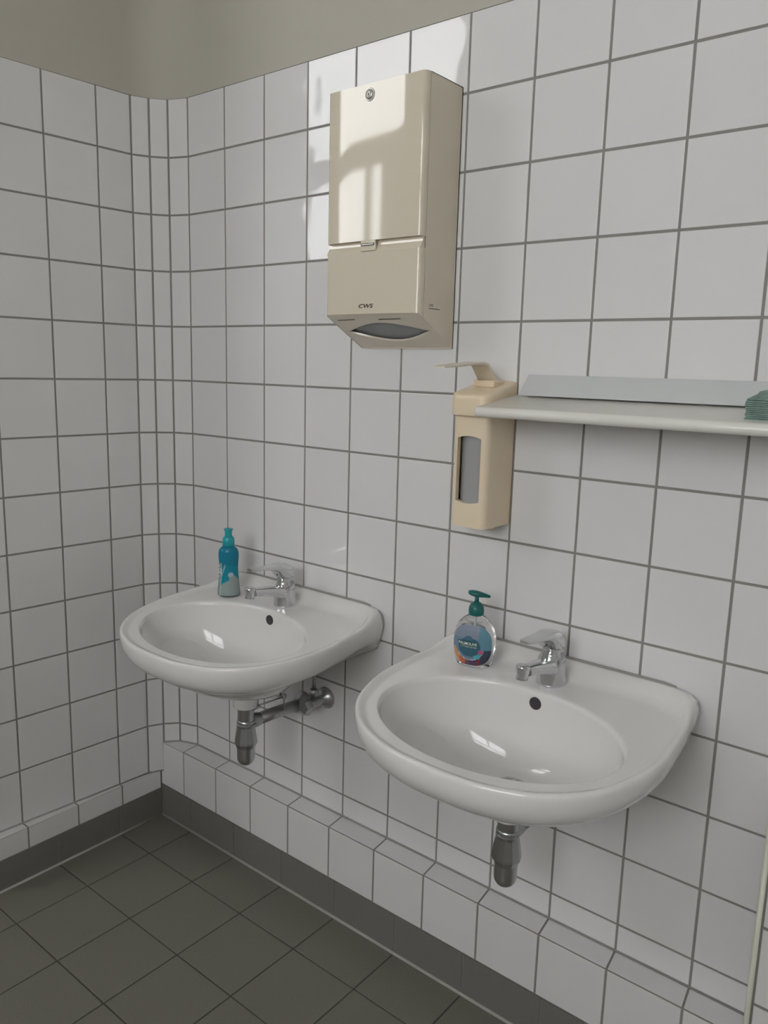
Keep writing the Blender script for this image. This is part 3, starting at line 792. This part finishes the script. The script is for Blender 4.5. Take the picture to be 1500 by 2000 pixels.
# ------------------------------------------------------------------ soap dispenser with elbow lever
SX0, SX1, SY = 0.9660, 1.0490, -0.100
sd = empty('soap_dispenser', (1.0075, 0, 1.094), 'cream plastic wall soap dispenser with long elbow lever, left of the shelf', 'soap dispenser')
def ats(o): o.location = (-1.0075, 0, -1.094); return o
def round_plan(x0, x1, yf, r, n=6):
    p = [(x0, -0.001)]
    for k in range(n + 1):
        a = k / n * math.pi / 2; p.append((x0 + r * (1 - math.cos(a)), yf + r - r * math.sin(a)))
    for k in range(n + 1):
        a = k / n * math.pi / 2; p.append((x1 - r * (1 - math.sin(a)), yf + r - r * math.cos(a)))
    p.append((x1, -0.001)); return p
WZ0, WZ1, WX0, WX1 = 1.1415, 1.2790, 0.9770, 1.0330
b = MB()
pl_ = round_plan(SX0, SX1, SY, 0.012)
zc0, zc1 = 1.094, 1.3260
# body as a shell with the viewing slot left open in the front
n_ = len(pl_)
front_i = n_ // 2 - 1
def band(z0, z1, skip=False):
    rs = [[(x, y, z) for x, y in pl_] for z in (z0, z1)]
    vs = rs[0] + rs[1]; fs = []
    for j in range(n_):
        k = (j + 1) % n_
        if skip and j == front_i: continue
        fs.append((j, k, k + n_, j + n_))
    b.add(vs, fs, 0, True)
band(zc0, WZ0 - 0.0); band(WZ0, WZ1, True); band(WZ1, zc1)
fxl, fxr = pl_[front_i][0], pl_[front_i + 1][0]
# front strips beside and around the slot with curved ends
NS = 10
for i in range(NS):
    s0, s1 = i / NS, (i + 1) / NS
    xx0, xx1 = WX0 + (WX1 - WX0) * s0, WX0 + (WX1 - WX0) * s1
    c0, c1 = 0.0055 * (1 - (2 * s0 - 1) ** 2), 0.0055 * (1 - (2 * s1 - 1) ** 2)
    b.add([(xx0, SY, WZ1), (xx1, SY, WZ1), (xx1, SY, WZ1 - 0.006 + c1), (xx0, SY, WZ1 - 0.006 + c0)], [(0, 1, 2, 3)])
    b.add([(xx0, SY, WZ0), (xx1, SY, WZ0), (xx1, SY, WZ0 + 0.006 - c1), (xx0, SY, WZ0 + 0.006 - c0)], [(0, 1, 2, 3)])
    b.add([(xx0, SY, WZ0 + 0.006 - c0), (xx1, SY, WZ0 + 0.006 - c1), (xx1, SY + 0.012, WZ0 + 0.006 - c1), (xx0, SY + 0.012, WZ0 + 0.006 - c0)], [(0, 1, 2, 3)])
b.add([(fxl, SY, WZ0), (WX0, SY, WZ0), (WX0, SY, WZ1), (fxl, SY, WZ1)], [(0, 1, 2, 3)])
b.add([(WX1, SY, WZ0), (fxr, SY, WZ0), (fxr, SY, WZ1), (WX1, SY, WZ1)], [(0, 1, 2, 3)])
for x in (WX0, WX1): b.add([(x, SY, WZ0 + 0.006), (x, SY + 0.012, WZ0 + 0.006), (x, SY + 0.012, WZ1 - 0.006), (x, SY, WZ1 - 0.006)], [(0, 1, 2, 3)])
b.add([(x, y, zc0) for x, y in pl_], [tuple(range(n_))])
ats(b.build('body', 'cream_plastic', sd, 40))
b = MB(); rs = []
for z in (WZ0 - 0.012, WZ1 + 0.012):
    rs.append([(1.005 + 0.034 * math.cos(t), SY + 0.034 - 0.026 * math.sin(t), z) for t in [math.pi * k / 16 for k in range(17)]] + [(0.971, SY + 0.05, z), (1.039, SY + 0.05, z)][:0])
b.rings(rs, True, True); ats(b.build('reservoir', 'reservoir', sd, 40))
b = MB(); b.lathe([(0.011, 0.0), (0.011, 0.006), (0.006, 0.010)], 16, (1.030, -0.050, 1.086)); ats(b.build('outlet', 'cream_plastic', sd))
# cap: thick tilted hood, rounded in front
b = MB(); cp = round_plan(SX0 - 0.0065, SX1 + 0.0015, -0.1130, 0.022, 8)
def ctop(y): return 1.3600 + 0.026 * (1 + y / 0.113)
def cbot(y): return 1.3175 + 0.034 * ss(-0.095, 0.0, y)
ccx, ccy = 1.0075, -0.055
rs = []
for (sc, dzv, w) in ((0.90, 0.0, 0), (0.98, 0.002, 0), (1.0, 0.006, 0), (1.0, -0.010, 1), (0.985, -0.004, 1), (0.95, -0.001, 1), (0.80, 0.001, 1), (0.40, 0.0022, 1)):
    ring = []
    for (x, y) in cp:
        X_ = ccx + (x - ccx) * sc; Y_ = min(ccy + (y - ccy) * sc, -0.0012) if y < -0.002 else -0.0012
        ring.append((X_, Y_, (ctop(Y_) if w else cbot(Y_)) + dzv))
    rs.append(ring)
b.rings(rs, True, True); ats(b.build('cap', 'cream_plastic', sd, 50))
for (y0, y1) in ((-0.088, -0.078), (-0.060, -0.044)):
    ats(MB().box(SX1 + 0.0014, SX1 + 0.0019, y0, y1, cbot(y1) + 0.0035, cbot(y1) + 0.0050).build('cap_slot', 'dark', sd))
# elbow lever
b = MB(); path = [(-0.028, 1.3835), (-0.045, 1.3885), (-0.060, 1.4020), (-0.078, 1.4185), (-0.092, 1.4215), (-0.150, 1.4170), (-0.205, 1.4125), (-0.2165, 1.4115)]
wid = [0.022, 0.022, 0.0215, 0.0205, 0.0195, 0.0175, 0.0155, 0.0120]; thk = [0.005, 0.0045, 0.0030, 0.0027, 0.0026, 0.0024, 0.0022, 0.0016]
rs = []
for i, (y, z) in enumerate(path):
    y0, z0 = path[max(i - 1, 0)]; y1, z1 = path[min(i + 1, len(path) - 1)]
    t = Vector((y1 - y0, z1 - z0)).normalized(); n = Vector((t.y, -t.x)); w, h = wid[i], thk[i]
    ring = []
    for (sx_, sn) in ((-1, -0.6), (-0.94, -1), (0.94, -1), (1, -0.6), (1, 0.6), (0.94, 1), (-0.94, 1), (-1, 0.6)):
        ring.append((1.0080 + sx_ * w, y + n.x * sn * h, z + n.y * sn * h))
    rs.append(ring)
b.rings(rs); ats(b.build('elbow_lever', 'arm', sd, 35))
b = MB(); b.box(0.984, 1.032, -0.062, -0.020, 1.3745, 1.3880); ats(b.build('lever_hinge', 'cream_plastic', sd, bevel=(0.003, 3)))

# ------------------------------------------------------------------ shelf and towels
sh = empty('wall_shelf', (1.36, 0, 1.32), 'white wall shelf with rounded front edge and upstand, right of the soap dispenser', 'shelf')
def ath(o): o.location = (-1.36, 0, -1.32); return o
SH0, SH1 = 1.0525, 1.80
prof = [(-0.0012, 1.3625), (-0.08, 1.3515), (-0.140, 1.3425)]
for k in range(9):
    a = k / 8 * math.pi; prof.append((-0.1545 - 0.0098 * math.sin(a), 1.3310 + 0.0098 * math.cos(a)))
prof += [(-0.140, 1.3215), (-0.08, 1.3300), (-0.0012, 1.3405)]
b = MB(); rs = []
for (x, sc) in ((SH0, 0.72), (SH0 + 0.0012, 0.90), (SH0 + 0.0035, 1.0), (SH1 - 0.0035, 1.0), (SH1, 0.8)):
    ring = []
    for (y, z) in prof:
        mid = 1.3510 + (y + 0.0012) * 0.135
        ring.append((x, y if y > -0.1 else y + (1 - sc) * 0.012, mid + (z - mid) * sc))
    rs.append(ring)
b.rings(rs); ath(b.build('board', 'shelf', sh, 40))
b = MB(); t_ = 0.0022
lo_y, lo_z, hi_y, hi_z = -0.040, 1.3615, -0.0035, 1.4010
vs = [(x, y, z) for x in (1.0760, SH1 - 0.01) for (y, z) in ((lo_y, lo_z), (lo_y + t_, lo_z - 0.001), (hi_y + t_, hi_z), (hi_y, hi_z + 0.001))]
b.add(vs, [(0, 1, 2, 3), (7, 6, 5, 4), (0, 4, 5, 1), (1, 5, 6, 2), (2, 6, 7, 3), (3, 7, 4, 0)])
ath(b.build('sloping_upstand', 'panel', sh, bevel=(0.0006, 2)))
for x in (1.20, 1.66):
    b = MB(); b.add([(x + dx, y, z) for dx in (0, 0.006) for (y, z) in ((-0.0012, 1.340), (-0.07, 1.3305), (-0.0012, 1.324))], [(0, 1, 2), (5, 4, 3), (0, 3, 4, 1), (1, 4, 5, 2), (2, 5, 3, 0)])
    ath(b.build('bracket', 'shelf', sh))
ts = empty('paper_towel_stack', (1.63, -0.09, 1.348), 'stack of folded green paper towels on the right end of the shelf', 'paper towels', rz=math.radians(-2))
ts.rotation_euler.x = math.radians(7.6)
NSH = 11
for k in range(NSH):
    b = MB(); w = 0.105 + random.uniform(-0.0012, 0.0012); d = 0.044 + random.uniform(-0.001, 0.001); z0 = 0.0010 + k * 0.0030
    if k == NSH - 1: d -= 0.003
    b.box(-w, w, -d, d, z0, z0 + 0.0026)
    dx = random.uniform(-0.0010, 0.0010)
    o = b.build('folded_towel', 'paper_green', ts, bevel=(0.0011, 2)); o.location = (dx, random.uniform(-0.001, 0.001), 0)
b = MB(); rs = []
for i in range(7):
    x = -0.095 + i * 0.031
    rs.append([(x, -0.036, 0.0342), (x, -0.010, 0.0405 + 0.002 * (i % 2)), (x, 0.020, 0.0385), (x, 0.040, 0.0350), (x, 0.040, 0.0340), (x, -0.036, 0.0336)])
b.rings(rs, True, True); b.build('top_towel', 'paper_green', ts, 30)

# ------------------------------------------------------------------ blue squeeze bottle
bt = empty('dish_soap_bottle', (0.2879, -0.1133, deck_z(-0.1133) + 0.0006), 'slim turquoise squeeze bottle with clear bottom standing on the corner basin', 'bottle', rz=math.radians(35))
prof = [(0.024, 0.0), (0.0285, 0.002), (0.0300, 0.006), (0.0296, 0.014), (0.0278, 0.032), (0.0262, 0.048), (0.0252, 0.062), (0.0248, 0.075), (0.0252, 0.088), (0.0262, 0.102), (0.0265, 0.112), (0.0255, 0.120), (0.0222, 0.1265), (0.0175, 0.1305), (0.0150, 0.1325), (0.0145, 0.136)]
fine = []
for i in range(len(prof) - 1):
    for k in range(5):
        t = k / 5; fine.append((prof[i][0] + (prof[i + 1][0] - prof[i][0]) * t, prof[i][1] + (prof[i + 1][1] - prof[i][1]) * t))
fine.append(prof[-1])
NBT = 96
b = MB(); b.lathe(fine, NBT, sx=1.0, sy=0.74)
ob = b.build('bottle_body', 'bottle_print', bt)
def blob(u, v, cu, cv, ru, rv): return ((u - cu) / ru) ** 2 + ((v - cv) / rv) ** 2 < 1
ca = ob.data.color_attributes.new('print', 'FLOAT_COLOR', 'POINT')
for i, v in enumerate(ob.data.vertices):
    a = math.degrees(math.atan2(v.co.y / 0.74, v.co.x)); z = v.co.z
    da = a + 63 - 35 + 10
    da = (a - (-98)) ; da = (da + 180) % 360 - 180      # angle away from the side that faces the camera
    c = (0.016, 0.26, 0.34)
    if z > 0.085: c = (0.014, 0.21, 0.32)
    edge = 0.034 + 0.010 * math.sin(math.radians(da * 2.2 + 40)) + (0.02 if da > 20 else 0)
    if z < edge: c = (0.30, 0.36, 0.35)
    if z < 0.004: c = (0.10, 0.14, 0.14)
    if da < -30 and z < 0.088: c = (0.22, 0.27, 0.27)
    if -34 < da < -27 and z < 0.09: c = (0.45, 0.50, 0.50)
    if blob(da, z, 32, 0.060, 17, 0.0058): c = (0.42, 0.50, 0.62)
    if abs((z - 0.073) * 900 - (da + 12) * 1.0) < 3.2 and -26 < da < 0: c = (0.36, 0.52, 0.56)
    ca.data[i].color = (*c, 1)
# white lettering strokes running up the left side of the label
b = MB()
def bt_pt(da, z, off=0.0005):
    a = math.radians(da - 98); r = 0.0265
    for i in range(len(prof) - 1):
        if prof[i][1] <= z <= prof[i + 1][1]:
            t = (z - prof[i][1]) / (prof[i + 1][1] - prof[i][1]); r = prof[i][0] + (prof[i + 1][0] - prof[i][0]) * t
    r += off
    return (r * math.cos(a), 0.74 * r * math.sin(a), z)
for (d0, z0, d1, z1, w) in ((-58, 0.078, -44, 0.083, 0.0018), (-58, 0.070, -46, 0.074, 0.0018), (-60, 0.062, -44, 0.066, 0.002), (-40, 0.060, -24, 0.074, 0.0022), (-24, 0.060, -40, 0.074, 0.0022), (-56, 0.052, -44, 0.055, 0.0016), (-56, 0.030, -46, 0.046, 0.0014)):
    for s in range(4):
        ta_, tb_ = s / 4, (s + 1) / 4
        p = [(d0 + (d1 - d0) * t, z0 + (z1 - z0) * t) for t in (ta_, tb_)]
        b.add([bt_pt(p[0][0], p[0][1] - w), bt_pt(p[1][0], p[1][1] - w), bt_pt(p[1][0], p[1][1] + w), bt_pt(p[0][0], p[0][1] + w)], [(0, 1, 2, 3)])
b.build('label_lettering', 'white_print', bt)
b = MB(); b.lathe([(0.0150, 0.1345), (0.0158, 0.136), (0.0156, 0.150), (0.0135, 0.1565), (0.0100, 0.1585)], 32); cp_ = b.build('cap', 'cyan_cap', bt, 40)
b = MB(); b.lathe([(0.0098, 0.158), (0.0090, 0.166), (0.0095, 0.172), (0.0118, 0.177), (0.0118, 0.1785), (0.008, 0.1788), (0.004, 0.177)], 28); b.build('push_pull_spout', 'cyan_cap', cp_, 40)

bt.rotation_euler.x = 0.0
# ------------------------------------------------------------------ clear pump bottle
hb = empty('hand_soap_bottle', (1.0382, -0.0958, deck_z(-0.0958) + 0.0006), 'clear round pump soap bottle with green pump and sea label on the nearer basin', 'bottle', rz=math.radians(14))
HW = [(0.0300, 0.0), (0.0355, 0.002), (0.0385, 0.008), (0.0418, 0.022), (0.0445, 0.038), (0.0452, 0.050), (0.0440, 0.064), (0.0400, 0.079), (0.0335, 0.091), (0.0255, 0.0995), (0.0180, 0.1045), (0.0145, 0.1065), (0.0140, 0.110)]
def hb_w(z):
    for i in range(len(HW) - 1):
        if HW[i][1] <= z <= HW[i + 1][1]:
            t = (z - HW[i][1]) / (HW[i + 1][1] - HW[i][1]); return HW[i][0] + (HW[i + 1][0] - HW[i][0]) * t
    return HW[-1][0]
def hb_d(z): return min(hb_w(z) * 0.56, 0.0235) if z < 0.098 else hb_w(z) * (0.56 + 0.44 * ss(0.098, 0.106, z))
def hb_y(x, z, off=0.0):
    w = hb_w(z); t = max(0.0, 1 - abs(x / w) ** 2.3); return -(hb_d(z) * t ** (1 / 2.3)) - off
b = MB(); rs = []
for i in range(len(HW) - 1):
    for k in range(4):
        t = k / 4; z = HW[i][1] + (HW[i + 1][1] - HW[i][1]) * t; w, d = hb_w(z), hb_d(z); ring = []
        for j in range(64):
            a = 2 * math.pi * j / 64; c_, s_ = math.cos(a), math.sin(a); e = 2 / 2.3
            ring.append((w * math.copysign(abs(c_) ** e, c_), d * math.copysign(abs(s_) ** e, s_), z))
        rs.append(ring)
b.rings(rs); b.build('bottle_body', 'clear', hb)
# printed label on the front
b = MB(); NXL, NZL = 64, 64; vs = []; cols2 = []
def in_label(x, z): return (abs(x) / 0.0405) ** 2.6 + (abs(z - 0.0475) / 0.0425) ** 2.6 <= 1.0
grid = {}
for i in range(NXL + 1):
    for k in range(NZL + 1):
        u, v = 2 * i / NXL - 1, 2 * k / NZL - 1
        # square -> rounded outline
        ex = 2.6; nrm_ = (abs(u) ** ex + abs(v) ** ex) ** (1 / ex); sc = max(abs(u), abs(v)) / nrm_ if nrm_ > 0 else 1
        x, z = u * sc * 0.0405, 0.0475 + v * sc * 0.0425
        vs.append((x, hb_y(x, z, 0.0006), z)); X_, Z_ = x * 1000, z * 1000
        c = (0.155, 0.235, 0.33)
        if Z_ > 62: c = (0.24, 0.28, 0.36)
        if X_ > 16: c = (0.13, 0.28, 0.36)
        if X_ > 24 and Z_ < 34: c = (0.09, 0.30, 0.28)
        if ((X_ + 4) / 24) ** 2 + ((Z_ - 44) / 20) ** 2 < 1: c = (0.050, 0.135, 0.185)
        if ((X_ + 6) / 9) ** 2 + ((Z_ - 63) / 4.5) ** 2 < 1: c = (0.07, 0.15, 0.24)
        arc = ((X_ + 3) / 31) ** 2 + ((Z_ - 46) / 30) ** 2
        if Z_ < 40 and arc > 1.0:
            c = (0.52, 0.12, 0.07) if X_ < -10 else (0.16, 0.045, 0.055)
            if X_ < -25: c = (0.60, 0.34, 0.15)
            if -12 < X_ < 12 and Z_ < 16: c = (0.05, 0.06, 0.12)
            if math.sin(X_ * 1.7) * math.sin(Z_ * 1.9) > 0.45: c = (0.55, 0.18, 0.10) if X_ < -5 else (0.25, 0.05, 0.07)
            if X_ > 20: c = (0.05, 0.06, 0.09)
        if 0.86 < arc < 1.0 and Z_ < 30: c = (0.42, 0.52, 0.55)
        if ((X_ - 13) / 6.5) ** 2 + ((Z_ - 25) / 4.5) ** 2 < 1: c = (0.07, 0.42, 0.48)
        if ((X_ - 20) / 5) ** 2 + ((Z_ - 36) / 4) ** 2 < 1: c = (0.58, 0.10, 0.22)
        if -29 < X_ < 15 and abs(Z_ - (51.0)) < 5.2: c = (0.018, 0.10, 0.085)
        if -24 < X_ < 12 and abs(Z_ - 44.3) < 0.7: c = (0.35, 0.40, 0.38)
        cols2.append(c)
b.add(vs, [(i * (NZL + 1) + k, (i + 1) * (NZL + 1) + k, (i + 1) * (NZL + 1) + k + 1, i * (NZL + 1) + k + 1) for i in range(NXL) for k in range(NZL)], 0, True)
lab = b.build('label', 'label_print', hb); ca = lab.data.color_attributes.new('print', 'FLOAT_COLOR', 'POINT')
for i, c in enumerate(cols2): ca.data[i].color = (*c, 1)
lab['label'] = 'blue sea label with green name banner'
vs, fs = text_geo('PALMOLIVE', 0.0400, 0.0062)
b = MB(); b.add([(-0.0272 + x, hb_y(-0.0272 + x, 0.0478 + y, 0.0010), 0.0478 + y) for x, y in vs], fs); b.build('label_lettering', 'white_print', lab)
b = MB(); b.lathe([(0.0148, 0.1075), (0.0158, 0.109), (0.0160, 0.117), (0.0150, 0.124), (0.0115, 0.1305), (0.0060, 0.1340), (0.0050, 0.1350)], 32); pc = b.build('pump_collar', 'teal_cap', hb, 45)
b = MB(); b.lathe([(0.0046, 0.133), (0.0042, 0.140), (0.0048, 0.148)], 20); b.build('pump_stem', 'teal_cap', hb)
b = MB(); rs = []
for (x, z, w, h) in ((-0.0180, 0.1535, 0.002, 0.0015), (-0.0165, 0.1530, 0.0060, 0.0040), (-0.010, 0.1520, 0.0090, 0.0060), (0.0, 0.1510, 0.0098, 0.0066), (0.010, 0.1498, 0.0082, 0.0054), (0.018, 0.1488, 0.0062, 0.0040), (0.0255, 0.1478, 0.0046, 0.0028), (0.0275, 0.1476, 0.0030, 0.0018)):
    rs.append([(x, w * math.cos(2 * math.pi * j / 20), z + h * math.sin(2 * math.pi * j / 20)) for j in range(20)])
b.rings(rs); ph = b.build('pump_head', 'teal_cap', hb)
ph.rotation_euler.z = math.radians(10)
b = MB(); b.tube([(0.002, 0.0, 0.006), (0.0, 0.0, 0.06), (0.0, 0.0, 0.112)], 0.0022, 10); b.build('dip_tube', 'white_print', hb)
